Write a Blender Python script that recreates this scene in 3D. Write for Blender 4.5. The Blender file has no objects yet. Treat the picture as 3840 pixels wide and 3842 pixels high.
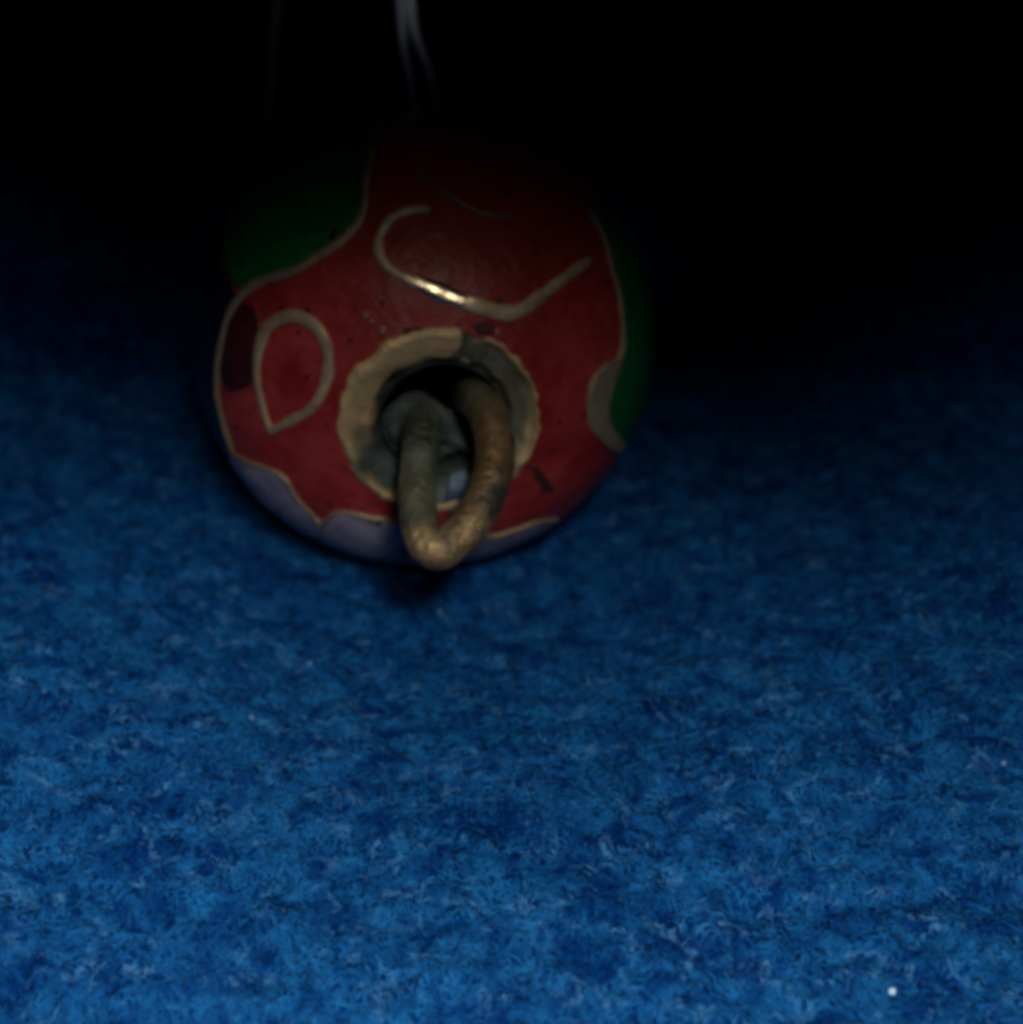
import bpy, bmesh, math, random
import numpy as np
from mathutils import Vector, Matrix, noise
from mathutils.geometry import delaunay_2d_cdt

# one Blender unit is one centimetre: the bead is about 1.1 cm across
sc = bpy.context.scene
sc.unit_settings.system = 'METRIC'
sc.unit_settings.scale_length = 0.01
C = bpy.data.collections.new("scene"); sc.collection.children.link(C)

# ------------------------------------------------------------ camera
cam_d = bpy.data.cameras.new("camera")
cam = bpy.data.objects.new("camera", cam_d); C.objects.link(cam)
cam.location = (0.2098, -4.4169, 2.9185)
cam.rotation_euler = (math.radians(90 - 33), 0, 0)
cam_d.sensor_fit = 'HORIZONTAL'
cam_d.angle = math.radians(28)
cam_d.clip_start = 0.05; cam_d.clip_end = 200
cam_d.dof.use_dof = True
cam_d.dof.focus_distance = 4.0
cam_d.dof.aperture_fstop = 1.05
cam_d.dof.aperture_blades = 0
sc.camera = cam
sc.cycles.filter_width = 4.1            # soft phone lens

# ------------------------------------------------------------ light
world = bpy.data.worlds.new("World"); sc.world = world; world.use_nodes = True
bg = world.node_tree.nodes["Background"]
bg.inputs[0].default_value = (0.35, 0.45, 1.0, 1); bg.inputs[1].default_value = 0.0012

def aim(o, target):
    d = Vector(target) - o.location
    o.rotation_euler = d.to_track_quat('-Z', 'Y').to_euler()

# three unseen lamps in front of the cloth: a narrow one on the bead, two added whose beams cross low in the
# picture and leave the middle of the far side dark
for loc, at, half, blend, radius, watts in (((1.02, -5.38, 5.02), (0.03, -1.46, 0), 0.250, 0.94, 0.36, 880),
                                            ((0.28, -6.07, 4.73), (-2.88, -4.04, 0), 0.697, 0.47, 0.5, 1430),
                                            ((-0.77, -6.63, 4.30), (1.85, -2.98, 0), 0.397, 0.81, 0.5, 1580)):
    ld = bpy.data.lights.new("unseen_spot", 'SPOT')
    lamp = bpy.data.objects.new("unseen_spot", ld); C.objects.link(lamp)
    lamp.location = loc; aim(lamp, at)
    ld.energy = watts; ld.color = (1.0, 0.93, 0.82)
    ld.spot_size = 2 * half; ld.spot_blend = blend
    ld.shadow_soft_size = radius

rl = bpy.data.lights.new("added_strand_spot", 'SPOT')  # added narrow spot for the silver strands alone, no such lamp known
strand_spot = bpy.data.objects.new("added_strand_spot", rl); C.objects.link(strand_spot)
strand_spot.location = (-0.05, 1.45, 6.5); aim(strand_spot, (-0.05, 1.55, 1.2))
rl.spot_size = math.radians(10.5); rl.spot_blend = 1.0; rl.shadow_soft_size = 0.4
rl.energy = 210; rl.color = (0.82, 0.88, 1.0)

sc.view_settings.view_transform = 'Standard'
sc.view_settings.look = 'None'
sc.view_settings.exposure = 0.0
sc.view_settings.gamma = 1.0

# ------------------------------------------------------------ helpers
def link_mesh(name, bm, mat, parent=None, smooth=True):
    me = bpy.data.meshes.new(name); bm.to_mesh(me); bm.free()
    if smooth:
        me.polygons.foreach_set("use_smooth", [True] * len(me.polygons))
    me.materials.append(mat)
    o = bpy.data.objects.new(name, me); C.objects.link(o)
    if parent is not None:
        o.parent = parent
    return o

def thing(name, label, cat, loc=(0, 0, 0), group=None):
    o = bpy.data.objects.new(name, None); C.objects.link(o)
    o.location = loc; o.empty_display_size = 0.1
    o['label'] = label; o['category'] = cat
    if group: o['group'] = group
    return o

def tag(o, label, cat, group=None):
    o['label'] = label; o['category'] = cat
    if group: o['group'] = group
    return o

class NT:
    def __init__(s, name):
        s.m = bpy.data.materials.new(name); s.m.use_nodes = True
        s.t = s.m.node_tree; s.b = s.t.nodes["Principled BSDF"]
        s.co = s.t.nodes.new('ShaderNodeTexCoord').outputs['Object']
    def n(s, typ, **kw):
        x = s.t.nodes.new(typ)
        for k, v in kw.items(): setattr(x, k, v)
        return x
    def link(s, a, b): s.t.links.new(a, b)
    def noise(s, scale, detail=3, rough=0.55, dist=0.0):
        x = s.n('ShaderNodeTexNoise'); s.link(s.co, x.inputs['Vector'])
        x.inputs['Scale'].default_value = scale; x.inputs['Detail'].default_value = detail
        x.inputs['Roughness'].default_value = rough; x.inputs['Distortion'].default_value = dist
        return x.outputs[0]
    def ramp(s, src, stops):
        r = s.n('ShaderNodeValToRGB'); e = r.color_ramp.elements
        while len(e) < len(stops): e.new(0.5)
        for k, (p, c) in enumerate(stops):
            e[k].position = p
            e[k].color = (c, c, c, 1) if isinstance(c, (int, float)) else (*c, 1)
        s.link(src, r.inputs[0]); return r.outputs[0]
    def mix(s, f, a, b, mode='MIX'):
        x = s.n('ShaderNodeMix', data_type='RGBA', blend_type=mode)
        for sock, v in ((x.inputs[0], f), (x.inputs[6], a), (x.inputs[7], b)):
            if isinstance(v, (int, float)): sock.default_value = v
            elif isinstance(v, tuple): sock.default_value = (*v, 1)
            else: s.link(v, sock)
        return x.outputs[2]
    def bump(s, src, strength, dist=0.01):
        x = s.n('ShaderNodeBump'); x.inputs['Strength'].default_value = strength
        x.inputs['Distance'].default_value = dist
        s.link(src, x.inputs['Height']); s.link(x.outputs[0], s.b.inputs['Normal'])
    def col(s, src): s.link(src, s.b.inputs['Base Color'])
    def rough(s, src):
        if isinstance(src, float): s.b.inputs['Roughness'].default_value = src
        else: s.link(src, s.b.inputs['Roughness'])

def enamel(name, lo, hi, pit=(0.01, 0.008, 0.008), rough=0.28, coat=0.12):
    k = NT(name)
    base = k.mix(k.ramp(k.noise(7.5, 5, 0.65), [(0.36, 0.0), (0.64, 1.0)]), lo, hi)
    spots = k.ramp(k.noise(34, 3), [(0.64, 0.0), (0.70, 1.0)])
    base = k.mix(k.ramp(k.noise(1.9, 3), [(0.4, 0.0), (0.65, 0.75)]), base, tuple(0.6 * c for c in lo))
    k.col(k.mix(spots, base, pit))
    k.rough(k.ramp(k.noise(14, 3), [(0.3, rough), (0.75, rough + 0.22)]))
    k.b.inputs['Coat Weight'].default_value = coat
    k.b.inputs['Coat Roughness'].default_value = 0.12
    k.b.inputs['Specular IOR Level'].default_value = 0.28
    k.bump(k.noise(19, 5, 0.68), 0.55, 0.013)
    return k.m

def brass(name, lo, hi, patina, pat_lo, pat_hi, rough=(0.3, 0.6), bump=0.5, scale=14, metal=0.85):
    k = NT(name)
    base = k.mix(k.ramp(k.noise(scale * 0.8, 4), [(0.3, 0.0), (0.7, 1.0)]), lo, hi)
    pm = k.ramp(k.noise(scale * 0.55, 5, 0.62, 0.4), [(pat_lo, 0.0), (pat_hi, 1.0)])
    k.col(k.mix(pm, base, patina))
    x = k.n('ShaderNodeMath', operation='MULTIPLY_ADD'); k.link(pm, x.inputs[0])
    x.inputs[1].default_value = -metal * 0.8; x.inputs[2].default_value = metal
    k.link(x.outputs[0], k.b.inputs['Metallic'])
    k.rough(k.ramp(k.noise(scale * 1.7, 4), [(0.3, rough[0]), (0.7, rough[1])]))
    k.bump(k.noise(scale * 3.0, 5, 0.65), bump, 0.012)
    return k.m

M_red = enamel("red_enamel", (0.26, 0.015, 0.014), (0.48, 0.060, 0.056))
M_green = enamel("green_enamel", (0.004, 0.10, 0.022), (0.008, 0.18, 0.046))
M_pale = enamel("pale_lavender_enamel", (0.25, 0.24, 0.36), (0.40, 0.37, 0.52), rough=0.3)
M_navy = enamel("navy_enamel", (0.004, 0.007, 0.022), (0.008, 0.012, 0.035))
M_dark = enamel("dark_patch_red", (0.035, 0.007, 0.009), (0.09, 0.012, 0.014))
M_shade_wire = brass("shaded_wire", (0.27, 0.21, 0.13), (0.38, 0.30, 0.19), (0.13, 0.11, 0.08), 0.5, 0.72, (0.4, 0.6), 0.5, 18, 0.35)  # dimmer copy of the gold wire, weak light put into its colour
M_deep_shade_wire = brass("deep_shade_wire", (0.13, 0.095, 0.06), (0.2, 0.15, 0.09), (0.07, 0.055, 0.04), 0.5, 0.72, (0.4, 0.6), 0.5, 18, 0.35)  # still darker copy, shade on the top wire put into its colour
M_fill = brass("dull_brass", (0.26, 0.22, 0.14), (0.36, 0.31, 0.20), (0.16, 0.16, 0.11), 0.5, 0.7, (0.45, 0.65), 0.8, 14, 0.3)
M_wire = brass("gold_wire", (0.44, 0.33, 0.19), (0.62, 0.48, 0.29), (0.22, 0.17, 0.11), 0.5, 0.72, (0.34, 0.56), 0.5, 18, 0.4)
def add_glint_polish(m):
    """a stretch of the wire has its glint put into brighter, smoother metal: attribute polish, 0..1 along the wire"""
    t = m.node_tree; b = t.nodes["Principled BSDF"]
    at = t.nodes.new('ShaderNodeAttribute'); at.attribute_name = "glint_polish"
    for sock, val in (('Base Color', (0.95, 0.78, 0.5, 1)), ('Metallic', 1.0), ('Roughness', 0.2)):
        src = b.inputs[sock].links[0].from_socket
        x = t.nodes.new('ShaderNodeMix'); x.data_type = 'RGBA' if sock == 'Base Color' else 'FLOAT'
        A, Bv, O = (6, 7, 2) if sock == 'Base Color' else (2, 3, 0)
        t.links.new(at.outputs['Fac'], x.inputs[0]); t.links.new(src, x.inputs[A]); x.inputs[Bv].default_value = val
        t.links.new(x.outputs[O], b.inputs[sock])
    bp = [n for n in t.nodes if n.type == 'BUMP'][0]
    x = t.nodes.new('ShaderNodeMath'); x.operation = 'MULTIPLY_ADD'
    t.links.new(at.outputs['Fac'], x.inputs[0]); x.inputs[1].default_value = -0.36; x.inputs[2].default_value = 0.5
    t.links.new(x.outputs[0], bp.inputs['Strength'])
add_glint_polish(M_wire)
M_ring = brass("worn_brass", (0.34, 0.27, 0.12), (0.46, 0.34, 0.17), (0.13, 0.16, 0.12), 0.55, 0.72, (0.42, 0.65), 0.6, 10, 0.5)
M_silver = brass("silver_wire", (0.75, 0.75, 0.8), (0.9, 0.9, 0.93), (0.08, 0.08, 0.09), 0.55, 0.75, (0.4, 0.55), 0.2, 10, 0.8)
def add_patina(m, c):
    t = m.node_tree; b = t.nodes["Principled BSDF"]; src = b.inputs['Base Color'].links[0].from_socket
    at = t.nodes.new('ShaderNodeAttribute'); at.attribute_name = "patina"
    n = t.nodes.new('ShaderNodeTexNoise'); n.inputs['Scale'].default_value = 16; n.inputs['Detail'].default_value = 4
    co = t.nodes.new('ShaderNodeTexCoord'); t.links.new(co.outputs['Object'], n.inputs['Vector'])
    r = t.nodes.new('ShaderNodeValToRGB'); t.links.new(n.outputs[0], r.inputs[0])
    r.color_ramp.elements[0].position = .3; r.color_ramp.elements[0].color = (*c[0], 1)
    r.color_ramp.elements[1].position = .7; r.color_ramp.elements[1].color = (*c[1], 1)
    x = t.nodes.new('ShaderNodeMix'); x.data_type = 'RGBA'
    t.links.new(at.outputs['Fac'], x.inputs[0]); t.links.new(src, x.inputs[6]); t.links.new(r.outputs[0], x.inputs[7])
    t.links.new(x.outputs[2], b.inputs['Base Color'])
M_rim = brass("rim_brass", (0.50, 0.385, 0.18), (0.72, 0.50, 0.25), (0.36, 0.33, 0.16), 0.55, 0.72, (0.38, 0.6), 0.7, 12, 0.4)
add_patina(M_rim, ((0.02, 0.042, 0.046), (0.15, 0.19, 0.16)))
M_loop = brass("old_brass_wire", (0.30, 0.17, 0.07), (0.70, 0.52, 0.28), (0.05, 0.045, 0.035), 0.40, 0.60, (0.22, 0.5), 0.8, 15, 0.85)
add_patina(M_loop, ((0.07, 0.10, 0.09), (0.24, 0.27, 0.20)))
M_chip_shadow = brass("chip_shadow_ground", (0.06, 0.010, 0.010), (0.10, 0.016, 0.014), (0.03, 0.008, 0.008), 0.5, 0.7, (0.5, 0.7), 0.8, 16, 0.0)
M_blister = enamel("blister_sparkle", (0.35, 0.12, 0.11), (0.45, 0.2, 0.18), rough=0.15, coat=0.6)
M_thread = brass("grey_thread", (0.03, 0.036, 0.036), (0.05, 0.056, 0.056), (0.02, 0.02, 0.02), 0.5, 0.7, (0.5, 0.7), 0.3, 16, 0.0)
M_gleam = brass("pale_blue_gleam", (0.08, 0.13, 0.22), (0.16, 0.23, 0.34), (0.03, 0.05, 0.06), 0.5, 0.7, (0.4, 0.6), 0.6, 16, 0.3)
M_bore = brass("bore_scale", (0.02, 0.03, 0.034), (0.10, 0.12, 0.11), (0.02, 0.055, 0.055), 0.45, 0.6, (0.4, 0.7), 0.6, 10, 0.25)

# ------------------------------------------------------------ felt
rng = np.random.default_rng(7)
def vnoise(x, y, scale, seed):
    """smooth value noise on a lattice, -1..1"""
    r = np.random.default_rng(seed); T = r.uniform(-1, 1, (256, 256))
    u = x / scale + 1000.37; v = y / scale + 1000.71
    i = np.floor(u).astype(int); j = np.floor(v).astype(int)
    f = u - i; g = v - j
    f = f * f * (3 - 2 * f); g = g * g * (3 - 2 * g)
    a = T[i % 256, j % 256]; b = T[(i + 1) % 256, j % 256]
    c = T[i % 256, (j + 1) % 256]; d = T[(i + 1) % 256, (j + 1) % 256]
    return (a * (1 - f) + b * f) * (1 - g) + (c * (1 - f) + d * f) * g

def seg_dist(x, y, ax, ay, bx, by):
    dx, dy = bx - ax, by - ay
    t = np.clip(((x - ax) * dx + (y - ay) * dy) / (dx * dx + dy * dy), 0, 1)
    return np.hypot(x - ax - t * dx, y - ay - t * dy)

def felt_h(x, y, fine=True):
    h = 0.016 * vnoise(x, y, 0.55, 1) + 0.010 * vnoise(x * .9 + y * .3, y, 0.23, 2)
    h += -0.030 * np.exp(-(seg_dist(x, y, 0.64, -1.57, 1.39, -1.51) / 0.045) ** 2)
    h += -0.018 * np.exp(-(seg_dist(x, y, 0.55, -0.98, 1.35, -0.62) / 0.05) ** 2)
    h += -0.015 * np.exp(-(seg_dist(x, y, -1.0, -0.95, -0.45, -1.25) / 0.05) ** 2)
    d = np.hypot(x - .15, y - .1)                        # the soft cloth sags towards the bead, slope added to dim the near side
    t = np.clip((d - .35) / 1.15, 0, 1); w = np.clip((.6 - y) / 1.0, 0, 1)
    h += 0.17 * t * t * (3 - 2 * t) * w * w * (3 - 2 * w)
    d = np.hypot(x, y)
    h += -0.03 * np.exp(-(d / 0.2) ** 2)
    if fine:
        h += 0.013 * vnoise(x + .3 * y, y - .2 * x, 0.085, 3) + 0.008 * vnoise(x, y, 0.042, 4) + 0.004 * vnoise(x - .5 * y, y + .5 * x, 0.021, 5)
    return h

def felt_mat(name, lo, hi, sheen, wisp=None):
    k = NT(name)
    f1 = k.ramp(k.noise(13, 4, 0.6, 0.6), [(0.34, 0.0), (0.66, 1.0)])
    c = k.mix(f1, lo, hi)
    if wisp: c = k.mix(k.ramp(k.noise(18, 4, 0.62, 0.8), [(0.55, 0.0), (0.72, 0.7)]), c, wisp)
    k.col(c)
    k.rough(0.95)
    k.b.inputs['Specular IOR Level'].default_value = 0.05
    k.b.inputs['Sheen Weight'].default_value = sheen
    k.b.inputs['Sheen Roughness'].default_value = 0.5
    k.b.inputs['Sheen Tint'].default_value = (0.15, 0.4, 0.9, 1)
    return k
kf = felt_mat("blue_felt", (0.0001, 0.016, 0.10), (0.0003, 0.035, 0.17), 0.0)
kf.bump(kf.noise(70, 4, 0.7), 0.3, 0.01)
M_felt = kf.m
M_fib = felt_mat("blue_felt_fibre", (0.0001, 0.026, 0.15), (0.008, 0.110, 0.34), 0.0, (0.06, 0.22, 0.50)).m

def axis(lo, a, b, hi, fine, coarse):
    left = np.arange(lo, a, coarse); mid = np.arange(a, b, fine); right = np.arange(b, hi + coarse * .5, coarse)
    return np.concatenate([left, mid, right])
xs = axis(-9, -1.5, 1.9, 9, 0.009, 0.15); ys = axis(-6, -2.1, 1.2, 14, 0.009, 0.15)
X, Y = np.meshgrid(xs, ys)
Z = felt_h(X, Y)
nx, ny = len(xs), len(ys)
co = np.stack([X, Y, Z], -1).reshape(-1, 3).astype(np.float32)
I = (np.arange(ny - 1)[:, None] * nx + np.arange(nx - 1)[None, :]).ravel()
quads = np.stack([I, I + 1, I + 1 + nx, I + nx], -1).astype(np.int32)

def np_mesh(name, co, quads, mat):
    me = bpy.data.meshes.new(name)
    me.vertices.add(len(co)); me.vertices.foreach_set("co", co.ravel())
    me.loops.add(quads.size); me.loops.foreach_set("vertex_index", quads.ravel())
    me.polygons.add(len(quads))
    me.polygons.foreach_set("loop_start", np.arange(0, quads.size, 4, dtype=np.int32))
    me.polygons.foreach_set("use_smooth", np.ones(len(quads), dtype=bool))
    me.update(calc_edges=True); me.validate()
    me.materials.append(mat)
    o = bpy.data.objects.new(name, me); C.objects.link(o)
    return o
felt = np_mesh("felt_cloth", co, quads, M_felt)
felt['kind'] = 'structure'

def fibres(n, x0, x1, y0, y1, length, width, lift, seed):
    r = np.random.default_rng(seed); S = 3
    px = r.uniform(x0, x1, n); py = r.uniform(y0, y1, n)
    keep = r.uniform(-1, 1, n) < vnoise(px, py, 0.055, 11) * 0.7 + vnoise(px, py, 0.12, 12) * 0.5 + 0.55
    px, py = px[keep], py[keep]; n = len(px)
    ang = r.uniform(0, 2 * np.pi, n); curl = r.normal(0, 1.1, n); curl2 = r.normal(0, 1.0, n)
    L = length * r.uniform(0.5, 1.4, n); top = lift * r.uniform(0.1, 1, n) ** 1.5
    w = width * r.uniform(0.6, 1.4, n)
    pts = np.zeros((n, S + 1, 3)); a = ang.copy(); x = px.copy(); y = py.copy()
    side = np.zeros((n, S + 1, 3)); tw = r.normal(0, 0.4, n)
    for s in range(S + 1):
        t = s / S
        z = felt_h(x, y) + top * 4 * t * (1 - t) + 0.002 - 0.006 * (abs(2 * t - 1) ** 4)
        pts[:, s] = np.stack([x, y, z], -1)
        side[:, s] = np.stack([-np.sin(a) * np.cos(tw), np.cos(a) * np.cos(tw), np.sin(tw)], -1)
        a = a + (curl + curl2 * (2 * t - 1)) / S * 2.0
        x = x + np.cos(a) * L / S; y = y + np.sin(a) * L / S
    taper = (1 - 0.75 * np.abs(2 * np.linspace(0, 1, S + 1) - 1) ** 3)[None, :, None]
    A = pts - side * w[:, None, None] * taper; Bv = pts + side * w[:, None, None] * taper
    V = np.stack([A, Bv], 2).reshape(-1, 3)
    base = (np.arange(n) * (S + 1) * 2)[:, None] + (np.arange(S) * 2)[None, :]
    base = base.ravel()
    Q = np.stack([base, base + 1, base + 3, base + 2], -1)
    return V, Q
parts = [fibres(180000, -1.35, 1.75, -2.08, 0.8, 0.042, 0.0034, 0.009, 21),
         fibres(4000, -1.35, 1.75, -2.08, -0.2, 0.08, 0.0026, 0.026, 22),
         fibres(16000, -2.2, 2.6, 0.8, 3.2, 0.06, 0.0045, 0.015, 23)]
off = 0; Vs = []; Qs = []
for V, Q in parts:
    Vs.append(V); Qs.append(Q + off); off += len(V)
fo = np_mesh("felt_fibres", np.concatenate(Vs).astype(np.float32), np.concatenate(Qs).astype(np.int32), M_fib)
fo['kind'] = 'stuff'

# ------------------------------------------------------------ bead
R, CZ = 0.56, 0.84                       # equator radius, flattening towards the holes
HOLE_F, RIM = 0.25, 0.402                # bore radius and rim radius, in units of R
bead = thing("enamel_bead", "round red enamel bead with brass wire scrolls and a brass loop on blue felt", "bead")
Rot = Matrix(((0.99448, 0.0, 0.10488), (0.10456, 0.07853, -0.99141), (-0.00824, 0.99691, 0.0781)))
bead.matrix_world = Matrix.Translation((0, 0, 0.5395)) @ Rot.to_4x4()

def surf(p, q, lift=0.0):
    """point on the bead; p, q are degrees from the front pole along the two cross directions"""
    T = math.radians(math.hypot(p, q)); L = math.atan2(q, p)
    n = Vector((math.sin(T) * math.cos(L), math.sin(T) * math.sin(L), math.cos(T)))
    k = 1 + 0.006 * noise.noise(n * 2.3) + 0.0035 * noise.noise(n * 7.0 + Vector((3, 1, 2)))
    s = Vector((n.x * R, n.y * R, n.z * R * CZ)) * k
    nn = Vector((n.x / R, n.y / R, n.z / (R * CZ))).normalized()
    return s + nn * lift, nn

# body: red ground, open at both holes
bm = bmesh.new(); NS, NR = 128, 72
t0 = math.degrees(math.asin(RIM)) - 0.5
rings = []
for i in range(NR + 1):
    T = t0 + (180 - 2 * t0) * i / NR
    rings.append([bm.verts.new(surf(T * math.cos(2 * math.pi * j / NS), T * math.sin(2 * math.pi * j / NS))[0]) for j in range(NS)])
for i in range(NR):
    for j in range(NS):
        bm.faces.new((rings[i][j], rings[i + 1][j], rings[i + 1][(j + 1) % NS], rings[i][(j + 1) % NS]))
link_mesh("body", bm, M_red, bead)

def smooth_line(pts, n=6, closed=False):
    out = []; N = len(pts); m = N if closed else N - 1
    for i in range(m):
        g = lambda k: Vector(pts[k % N]) if closed else Vector(pts[max(0, min(N - 1, k))])
        a, b, c, d = g(i - 1), g(i), g(i + 1), g(i + 2)
        for s in range(n):
            t = s / n
            out.append(0.5 * ((2 * b) + (c - a) * t + (2 * a - 5 * b + 4 * c - d) * t * t + (3 * b - a - 3 * c + d) * t ** 3))
    if not closed: out.append(Vector(pts[-1]))
    return out

def wire_on_bead(name, pts, width, closed=False, h=0.008, seed=0, ends=0.35, n=7, flat=None, mat=None):
    """a flat wire set on edge in the enamel and ground nearly flush"""
    rnd = random.Random(seed); line = smooth_line(pts, n, closed); bm = bmesh.new(); secs = []
    N = len(line); P = [surf(*v) for v in line]
    wf = width if callable(width) else (lambda t: width)
    for i in range(N):
        p, nn = P[i]
        a = P[(i - 1) % N][0] if (closed or i > 0) else p
        b = P[(i + 1) % N][0] if (closed or i < N - 1) else p
        tan = (b - a).normalized(); side = nn.cross(tan).normalized()
        t = i / max(1, N - 1)
        w = wf(t) * (1 + 0.34 * noise.noise(p * 26 + Vector((seed, 0, 0))) + 0.2 * noise.noise(p * 9 + Vector((0, seed, 0))))
        if not closed:
            e = min(1, min(i, N - 1 - i) / 3.0); w *= ends + (1 - ends) * e
        hh = h * (0.8 + 0.35 * noise.noise(p * 17))
        g = 0.93 + 0.062 * (flat(t) if flat else 0)
        sec = [(-.5, -.012), (-.5, hh * .5), (-.38, hh * g), (0, hh), (.38, hh * g), (.5, hh * .5), (.5, -.012)]
        secs.append([bm.verts.new(p + side * (w * s) + nn * z) for s, z in sec])
    K = 7
    for i in range(N if closed else N - 1):
        A, B = secs[i], secs[(i + 1) % N]
        for k in range(K - 1): bm.faces.new((A[k], B[k], B[k + 1], A[k + 1]))
    if not closed:
        bm.faces.new(secs[0]); bm.faces.new(secs[-1][::-1])
    bmesh.ops.recalc_face_normals(bm, faces=bm.faces)
    return link_mesh(name, bm, mat or M_wire, bead)

def patch(name, pts, mat, lift=0.0035, step=2.2, label=None, sm=4):
    """an enamel field with its own edge, standing a little proud of the ground"""
    line = smooth_line(pts, sm, True) if sm > 1 else [Vector(p) for p in pts]
    poly = [Vector((v.x, v.y)) for v in line]; N = len(poly)
    def inside(x, y):
        c = False; j = N - 1
        for i in range(N):
            if (poly[i].y > y) != (poly[j].y > y) and x < (poly[j].x - poly[i].x) * (y - poly[i].y) / (poly[j].y - poly[i].y) + poly[i].x: c = not c
            j = i
        return c
    xs_ = [p.x for p in poly]; ys_ = [p.y for p in poly]; extra = []
    y = min(ys_)
    while y < max(ys_):
        x = min(xs_)
        while x < max(xs_):
            if inside(x, y) and min((Vector((x, y)) - p).length for p in poly) > step * .5: extra.append(Vector((x, y)))
            x += step
        y += step
    vs, es, fs, *_ = delaunay_2d_cdt(poly + extra, [(i, (i + 1) % N) for i in range(N)], [list(range(N))], 1, 1e-5)
    bm = bmesh.new(); V = [bm.verts.new(surf(v.x, v.y, lift)[0]) for v in vs]
    for f in fs:
        try: bm.faces.new([V[i] for i in f])
        except ValueError: pass
    cen = Vector((0, 0, 0))
    bmesh.ops.recalc_face_normals(bm, faces=bm.faces)
    bm.faces.ensure_lookup_table()
    if bm.faces[0].normal.dot(bm.faces[0].calc_center_median()) < 0:
        bmesh.ops.reverse_faces(bm, faces=bm.faces)
    edge = [e for e in bm.edges if e.is_boundary]          # skirt down into the ground
    r = bmesh.ops.extrude_edge_only(bm, edges=edge)
    for v in [g for g in r['geom'] if isinstance(g, bmesh.types.BMVert)]:
        v.co -= Vector((v.co.x / R ** 2, v.co.y / R ** 2, v.co.z / (R * CZ) ** 2)).normalized() * (lift + 0.006)
    o = link_mesh(name, bm, mat, bead)
    if label: o['label'] = label
    return o

left_wire = [(-15.0, 94.0), (-15.5, 85.0), (-16.0, 76.0), (-17.2, 68.0), (-17.6, 61.9), (-17.5, 55.3), (-19.5, 49.3), (-23.9, 44.8), (-29.5, 41.1), (-35.3, 37.8), (-42.6, 35.6), (-49.2, 32.9), (-54.4, 28.4), (-58.1, 21.9), (-60.7, 14.5), (-62.5, 6.0), (-63.5, -2.8), (-62.5, -11.6), (-60.2, -21.6)]
oval = [(-43.0, -4.5), (-44.9, 2.0), (-46.0, 8.3), (-45.7, 15.4), (-43.5, 21.7), (-39.0, 25.2), (-34.4, 26.1), (-29.7, 24.3), (-26.6, 20.3), (-25.8, 14.6), (-27.5, 8.0), (-30.8, 3.2), (-36.1, -0.8), (-41.6, -4.6)]
curl = [(0.0, 53.0), (-5.1, 53.0), (-10.3, 50.5), (-13.3, 45.3), (-12.5, 40.2), (-8.6, 36.7), (-2.6, 33.8), (3.8, 30.8), (10.4, 28.2), (16.4, 26.2), (20.9, 26.7), (25.5, 28.9), (31.4, 31.8), (38.0, 34.5), (44.1, 37.0)]
upper = [(-2.2, 69.3), (-0.9, 64.5), (1.7, 60.0), (5.7, 56.6), (10.4, 53.4), (15.4, 50.9), (21.7, 50.1)]
right = [(50.0, 52.0), (52.5, 45.0), (53.1, 38.9), (52.9, 32.7), (53.8, 26.4), (53.6, 20.4), (52.8, 13.2), (50.4, 9.1)]
rpatch = [(53.3, 13.1), (49.9, 9.2), (43.9, 8.6), (39.6, 6.3), (38.2, 1.2), (38.8, -5.8), (42.9, -12.4), (52.7, -23.3), (57.8, -24.4), (50.1, -14.2), (47.0, -9.1), (45.9, -2.9), (48.3, 2.5), (51.2, 6.1)]
bottom = [(-60.2, -21.6), (-52.8, -20.5), (-44.7, -19.1), (-39.8, -20.6), (-37.8, -26.7), (-34.4, -32.1), (-31.7, -36.1), (-26.3, -28.6), (-21.3, -27.5), (-15.9, -28.1), (-9.9, -29.0), (-1.3, -32.4), (6.9, -34.8), (14.5, -39.4), (21.2, -38.5), (28.0, -38.5), (36.0, -44.0)]
dark = [(-54.5, 27.5), (-57.8, 21.5), (-60.3, 14), (-61.6, 6), (-57, 2), (-51, 4.5), (-47.4, 8), (-47.0, 15), (-45.2, 21.5), (-48, 27)]

patch("leaf", left_wire[:11][::-1] + [(-30, 106), (-55, 98), (-74, 80), (-80, 58), (-66, 40), (-55.5, 32.0)], M_green, label="dark green leaf field at the upper left", sm=3)
patch("leaf", [(50.0, 52.0), (52.9, 45.0), (53.1, 38.9), (52.9, 32.7), (53.8, 26.4), (53.6, 20.4), (52.8, 13.2), (51.2, 6.1), (48.3, 2.5), (45.9, -2.9), (47.0, -9.1), (50.1, -14.2), (57.8, -24.4), (70, -26), (84, -10), (90, 15), (84, 40), (66, 56)], M_green, label="green leaf field at the right edge", sm=3)
patch("petal", [(-54.4, 28.4), (-58.1, 21.9), (-60.7, 14.5), (-62.5, 6.0), (-63.5, -2.8), (-62.5, -11.6), (-60.2, -21.6), (-68, -27), (-88, -26), (-106, 0), (-104, 30), (-84, 54), (-67, 38.5)], M_navy, label="dark navy petal field at the left edge", sm=3)
patch("petal", [(-60.2, -21.6), (-52.8, -20.5), (-44.7, -19.1), (-39.8, -20.6), (-37.8, -26.7), (-34.4, -32.1), (-31.7, -36.1), (-36, -50), (-52, -60), (-68, -48), (-66, -30)], M_pale, label="pale lavender petal field at the lower left", sm=3)
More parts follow.
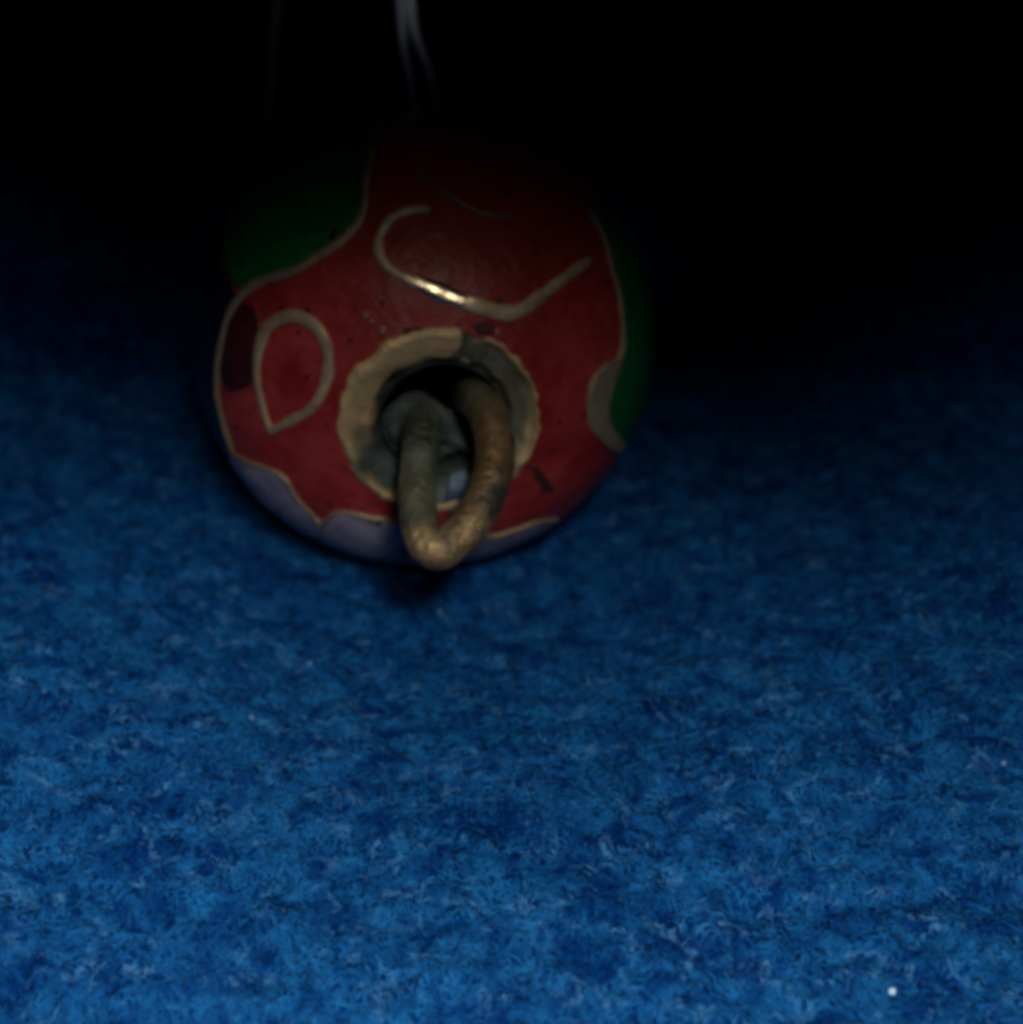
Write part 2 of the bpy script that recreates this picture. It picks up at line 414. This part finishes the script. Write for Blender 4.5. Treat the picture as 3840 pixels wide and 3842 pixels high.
patch("petal", [(-31.7, -36.1), (-26.3, -28.6), (-21.3, -27.5), (-15.9, -28.1), (-9.9, -29.0), (-1.3, -32.4), (6.9, -34.8), (14.5, -39.4), (21.2, -38.5), (28, -38.5), (36, -44), (32, -62), (10, -74), (-18, -72), (-34, -54)], M_pale, label="pale lavender petal field under the loop", sm=3)
patch("dark_patch", dark, M_dark, label="dark patch beside the oval", lift=0.0015, step=1.5, sm=3)  # darker red patch between the outline wire and the oval

mm = 0.00112                             # one 1931-wide pixel on the bead, in cm
wire_on_bead("wire_outline", left_wire, 18 * mm, seed=1, mat=M_shade_wire)
wire_on_bead("wire_oval", oval, lambda t: (23 + 5 * math.sin(t * math.pi * 2 - 1.2)) * mm, closed=True, seed=2)
scroll = wire_on_bead("wire_scroll", curl, lambda t: (21 + 15 * math.exp(-((t - .64) / .16) ** 2) + 9 * math.exp(-((t - .46) / .08) ** 2)) * mm, seed=3, h=0.011, flat=lambda t: math.exp(-((t - .47) / .1) ** 4))
pol = scroll.data.attributes.new("glint_polish", 'FLOAT', 'POINT')
for i in range(len(scroll.data.vertices)):
    t = (i // 7) / (len(scroll.data.vertices) / 7 - 1)
    pol.data[i].value = math.exp(-((t - .47) / .08) ** 4)
wire_on_bead("wire_scroll", upper, 11 * mm, seed=4, mat=M_deep_shade_wire)
wire_on_bead("wire_outline", right, 13 * mm, seed=5, mat=M_shade_wire)
wire_on_bead("wire_outline", bottom, 12 * mm, seed=6, mat=M_shade_wire)
patch("brass_fill", rpatch, M_fill, lift=0.009, step=1.6, label="broad worn brass field along the right leaf", sm=4)
# enamel chipped off beside the rim and the loop's shadow painted as a dark streak
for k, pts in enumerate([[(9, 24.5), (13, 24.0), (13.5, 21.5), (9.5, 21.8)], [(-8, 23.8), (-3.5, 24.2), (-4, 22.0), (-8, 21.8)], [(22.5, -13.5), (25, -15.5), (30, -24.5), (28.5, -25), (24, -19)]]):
    patch("chip_and_shadow", pts, M_chip_shadow, lift=0.0012, step=1.0, sm=3)

# little blisters in the red glass above the rim, sparkle put into their pink colour
for p_, q_, r_ in ((-16.6, 26.9, .009), (-15.4, 25.6, .006), (-12.6, 23.6, .010), (14.5, 21.9, .009), (-8.5, 23.0, .006)):
    bm = bmesh.new(); bmesh.ops.create_icosphere(bm, subdivisions=3, radius=r_)
    P_, N_ = surf(p_, q_)
    for v in bm.verts:
        v.co *= 1 + .2 * noise.noise(v.co * 150); v.co -= N_ * v.co.dot(N_) * .35
    bmesh.ops.translate(bm, verts=bm.verts, vec=P_)
    link_mesh("blister", bm, M_blister, bead)

# worn brass rim: a flat washer dishing inwards, the bore set a little off centre
def rim(name, sign, mat, cx=0.012, cy=-0.014):
    bm = bmesh.new(); N = 240; rows = []
    zt = lambda f: CZ * R * math.sqrt(1 - f * f)
    prof = [(RIM + .012, -.02), (RIM + .006, .004), (RIM - .015, .011), (RIM - .06, .008), (RIM - .11, -.004), (HOLE_F + .02, -.022), (HOLE_F, -.045), (HOLE_F - .005, -.075)]
    prof = [tuple(prof[i][c] + (prof[i + 1][c] - prof[i][c]) * u / 4 for c in (0, 1)) + (i + u / 4,) for i in range(len(prof) - 1) for u in range(4)] + [prof[-1] + (7.0,)]
    for f, dz, k in prof:
        row = []
        for j in range(N):
            a = 2 * math.pi * j / N; off = k / 7.0
            jag = 1 + 0.030 * noise.noise(Vector((math.cos(a) * 4, math.sin(a) * 4, k * .25))) + 0.03 * max(0, 1 - k / 2.5) * noise.noise(Vector((math.cos(a) * 11, math.sin(a) * 11, 0))) + 0.012 * max(0, 1 - k / 2) * noise.noise(Vector((math.cos(a) * 30, math.sin(a) * 30, 0)))
            z = zt(RIM) + dz + 0.006 * noise.noise(Vector((math.cos(a) * 3, math.sin(a) * 3, k * .6)))
            ad = math.degrees(a)
            if sign > 0:
                ad = (math.degrees(a) + 180) % 360 - 180
                st = lambda x, lo, hi, e: max(0, min(1, (x - lo) / e)) * max(0, min(1, (hi - x) / e))
                z -= 0.020 * st(ad, -30, 66, 10) * st(k, 1.6, 6.5, .7)                      # the right part is sunk behind its rim
                z -= 0.020 * st(ad, 62, 76, 4) * st(k, -.5, 5.5, .8)                        # gap across the rim
                z -= 0.028 * st((ad + 360) % 360, 178, 275, 26) * st(k, 2.2, 6.8, .7)         # lower left eaten away
            row.append(bm.verts.new((R * f * jag * math.cos(a) + cx * off, R * f * jag * math.sin(a) + cy * off, z * sign)))
        rows.append(row)
    for i in range(len(rows) - 1):
        for j in range(N): bm.faces.new((rows[i][j], rows[i + 1][j], rows[i + 1][(j + 1) % N], rows[i][(j + 1) % N]))
    bmesh.ops.recalc_face_normals(bm, faces=bm.faces)
    o = link_mesh(name, bm, mat, bead)
    at = o.data.attributes.new("patina", 'FLOAT', 'POINT')
    for i, v in enumerate(o.data.vertices):
        c = v.co; a = math.degrees(math.atan2(c.y, c.x)); f = math.hypot(c.x, c.y) / R
        a += 22 * noise.noise(c * 13); f += 0.05 * noise.noise(c * 15 + Vector((5, 0, 0)))
        ss = lambda x, e0, e1: (lambda t: t * t * (3 - 2 * t))(max(0, min(1, (x - e0) / (e1 - e0))))
        a2 = (a + 360) % 360
        m = max(.8 * ss(f, RIM - .01, RIM - .05) * ss(a, -60, -20) * ss(a, 75, 60),
                ss(f, RIM - .02, RIM - .07) * ss(a2, 165, 205) * ss(a2, 300, 270),
                ss(f, RIM - .004, RIM - .035) * ss(a2, 185, 215) * ss(a2, 335, 312),
                ss(f, HOLE_F + .03, HOLE_F + .004), .8 * ss(a, 60, 64) * ss(a, 77, 73))
        at.data[i].value = m if sign > 0 else .3
    return o
rim("end_ring", 1, M_rim)
rim("end_ring", -1, M_rim)
bm = bmesh.new(); rows = []
for z in (0.40, 0.36, 0.2, 0.0, -0.2, -0.42):
    rows.append([bm.verts.new((R * (HOLE_F + .0 + (0.06 if abs(z) < .3 else 0)) * math.cos(2 * math.pi * j / 64) + (.012 if z > .3 else 0), R * (HOLE_F + (0.06 if abs(z) < .3 else 0)) * math.sin(2 * math.pi * j / 64) - (.014 if z > .3 else 0), z)) for j in range(64)])
for i in range(5):
    for j in range(64): bm.faces.new((rows[i][j], rows[i][(j + 1) % 64], rows[i + 1][(j + 1) % 64], rows[i + 1][j]))
bm.faces.new(rows[-1])
link_mesh("bore", bm, M_bore, bead)

def tube(pts, rad, mat, name, parent=None, n=6, seg=20, bumpy=0.0, seed=0):
    line = smooth_line(pts, n); N = len(line); bm = bmesh.new(); secs = []; ref = None
    rf = rad if callable(rad) else (lambda t: rad)
    for i in range(N):
        tan = (line[min(N - 1, i + 1)] - line[max(0, i - 1)]).normalized()
        if ref is None: ref = tan.orthogonal().normalized()
        ref = (ref - tan * ref.dot(tan)).normalized(); b = tan.cross(ref); r = rf(i / (N - 1))
        sec = []
        for j in range(seg):
            a = 2 * math.pi * j / seg; dv = ref * math.cos(a) + b * math.sin(a)
            k = 1 + bumpy * (noise.noise((line[i] + dv * r) * 22 + Vector((seed, 0, 0))) + .6 * noise.noise((line[i] + dv * r) * 60))
            sec.append(bm.verts.new(line[i] + dv * r * k))
        secs.append(sec)
    for i in range(N - 1):
        for j in range(seg): bm.faces.new((secs[i][j], secs[i][(j + 1) % seg], secs[i + 1][(j + 1) % seg], secs[i + 1][j]))
    bm.faces.new(secs[0][::-1]); bm.faces.new(secs[-1])
    bmesh.ops.recalc_face_normals(bm, faces=bm.faces)
    return link_mesh(name, bm, mat, parent)
loop = [(-0.0144, -0.1274, 0.2282), (-0.0266, -0.057, 0.3372), (-0.0364, -0.0098, 0.4248), (-0.0485, -0.033, 0.5106), (-0.0594, -0.0696, 0.5924), (-0.0654, -0.1047, 0.6738), (-0.0579, -0.1325, 0.7241), (-0.031, -0.1507, 0.7598), (0.0097, -0.1361, 0.7389), (0.0628, -0.1027, 0.6862), (0.0998, -0.0629, 0.6169), (0.1179, -0.0242, 0.5405), (0.1135, 0.0094, 0.453), (0.0963, 0.016, 0.3676), (0.0908, -0.0108, 0.2901), (0.0902, -0.0622, 0.1922)]
lo = tube(loop, lambda t: 0.0395 + 0.008 * t, M_loop, "loop", bead, n=8, seg=28, bumpy=0.055)
at = lo.data.attributes.new("patina", 'FLOAT', 'POINT')
for i in range(len(lo.data.vertices)):
    t = (i // 28) / (len(lo.data.vertices) / 28 - 1)
    at.data[i].value = max(math.exp(-((t - .15) / .2) ** 4), 0.8 * math.exp(-((t - .97) / .16) ** 4))
# scale and the foot of the eye fill the lower part of the bore
bm = bmesh.new(); rows = []
for i in range(11):
    row = []
    for j in range(36):
        a = 2 * math.pi * j / 36; f = 0.125 * i / 10
        q = Vector((-0.012 + f * .9 * math.cos(a), -0.112 + f * .72 * math.sin(a) - .25 * f * math.cos(a), 0.0))
        q.z = 0.365 - 0.09 * (i / 10) ** 2 + 0.07 * noise.noise(q * 13) + 0.035 * noise.noise(q * 34) - .25 * q.y * 0
        row.append(bm.verts.new(q))
    rows.append(row)
for i in range(10):
    for j in range(36): bm.faces.new((rows[i][j], rows[i + 1][j], rows[i + 1][(j + 1) % 36], rows[i][(j + 1) % 36]))
bmesh.ops.remove_doubles(bm, verts=bm.verts, dist=1e-6)
link_mesh("bore_fill", bm, M_bore, bead)
# pale blue gleam painted as a small patch on the lower lip of the bore
bm = bmesh.new(); rows = []
for k, (f, z) in enumerate([(.325, .456), (.305, .464), (.255, .460), (.225, .440)]):
    rows.append([bm.verts.new((R * f * math.cos(math.radians(a)) + .006, R * f * math.sin(math.radians(a)) - .008, z + .004 * noise.noise(Vector((a * .1, k, 0))))) for a in [-92 + 4 * k + j * (34 - 7 * k) / 10 for j in range(11)]])
for i in range(3):
    for j in range(len(rows[0]) - 1): bm.faces.new((rows[i][j], rows[i][j + 1], rows[i + 1][j + 1], rows[i + 1][j]))
link_mesh("lip_gleam", bm, M_gleam, bead)

# ------------------------------------------------------------ thin wires behind the bead
ear = thing("ear_wire", "thin silver wire at the top edge, splitting into two strands behind the red bead", "wire", (-0.03, 0.45, 0.5))
def rel(pts, o): return [tuple(Vector(p) - o.location) for p in pts]
tube(rel([(-0.108, 1.40, 1.20), (-0.101, 1.2, 1.10), (-0.094, 1.06, 1.033), (-0.086, 0.954, 0.981), (-0.079, 0.885, 0.947), (-0.059, 0.798, 0.906), (-0.035, 0.678, 0.80), (-0.017, 0.502, 0.60), (-0.03, 0.42, 0.52)], ear), lambda t: 0.026 - 0.016 * min(1, t * 1.9), M_silver, "strand", ear, seg=12)
tube(rel([(-0.080, 1.40, 1.20), (-0.073, 1.2, 1.10), (-0.066, 1.06, 1.033), (-0.052, 0.954, 0.981), (-0.03, 0.885, 0.947), (-0.003, 0.798, 0.906), (0.021, 0.678, 0.80), (0.018, 0.502, 0.60), (-0.03, 0.42, 0.50)], ear), lambda t: 0.026 - 0.016 * min(1, t * 1.9), M_silver, "strand", ear, seg=12)
th = tube([(-0.455, 1.55, 1.10), (-0.461, 1.332, 0.939), (-0.471, 1.202, 0.829), (-0.475, 1.072, 0.721), (-0.475, 0.873, 0.599), (-0.40, 0.70, 0.30), (-0.36, 0.62, 0.0)], 0.016, M_thread, "thread", None, seg=10)
tag(th, "faint grey upright thread in the dark, left of the two silver strands", "thread")

# ------------------------------------------------------------ lint on the felt
kl = NT("white_lint"); kl.b.inputs['Base Color'].default_value = (0.38, 0.58, 0.9, 1); kl.rough(0.6); M_lint = kl.m
kl = NT("blue_lint"); kl.b.inputs['Base Color'].default_value = (0.08, 0.19, 0.44, 1); kl.rough(0.8); M_lint2 = kl.m
def lint(x, y, r, mat, label):
    bm = bmesh.new(); bmesh.ops.create_icosphere(bm, subdivisions=2, radius=r)
    for v in bm.verts: v.co *= 1 + 0.25 * noise.noise(v.co * (2 / r))
    o = link_mesh("lint_speck", bm, mat)
    o.location = (x, y, float(felt_h(np.array([x]), np.array([y]))[0]) + 0.018)
    tag(o, label, "speck", "lint specks on the felt")
lint(0.8927, -1.7994, 0.0075, M_lint, "bright white speck near the lower right corner, brightest on the felt")
lint(1.2257, -1.1477, 0.007, M_lint2, "small pale speck at the right edge of the felt")
lint(0.0365, -0.3933, 0.007, M_lint2, "pale blue speck on the felt just below the brass loop")
lint(-0.2479, -0.6991, 0.007, M_lint2, "pale blue speck on the felt below and left of the bead")
lint(-0.3481, -0.9639, 0.006, M_lint2, "pale blue speck at the left, lower of the two left of the loop")
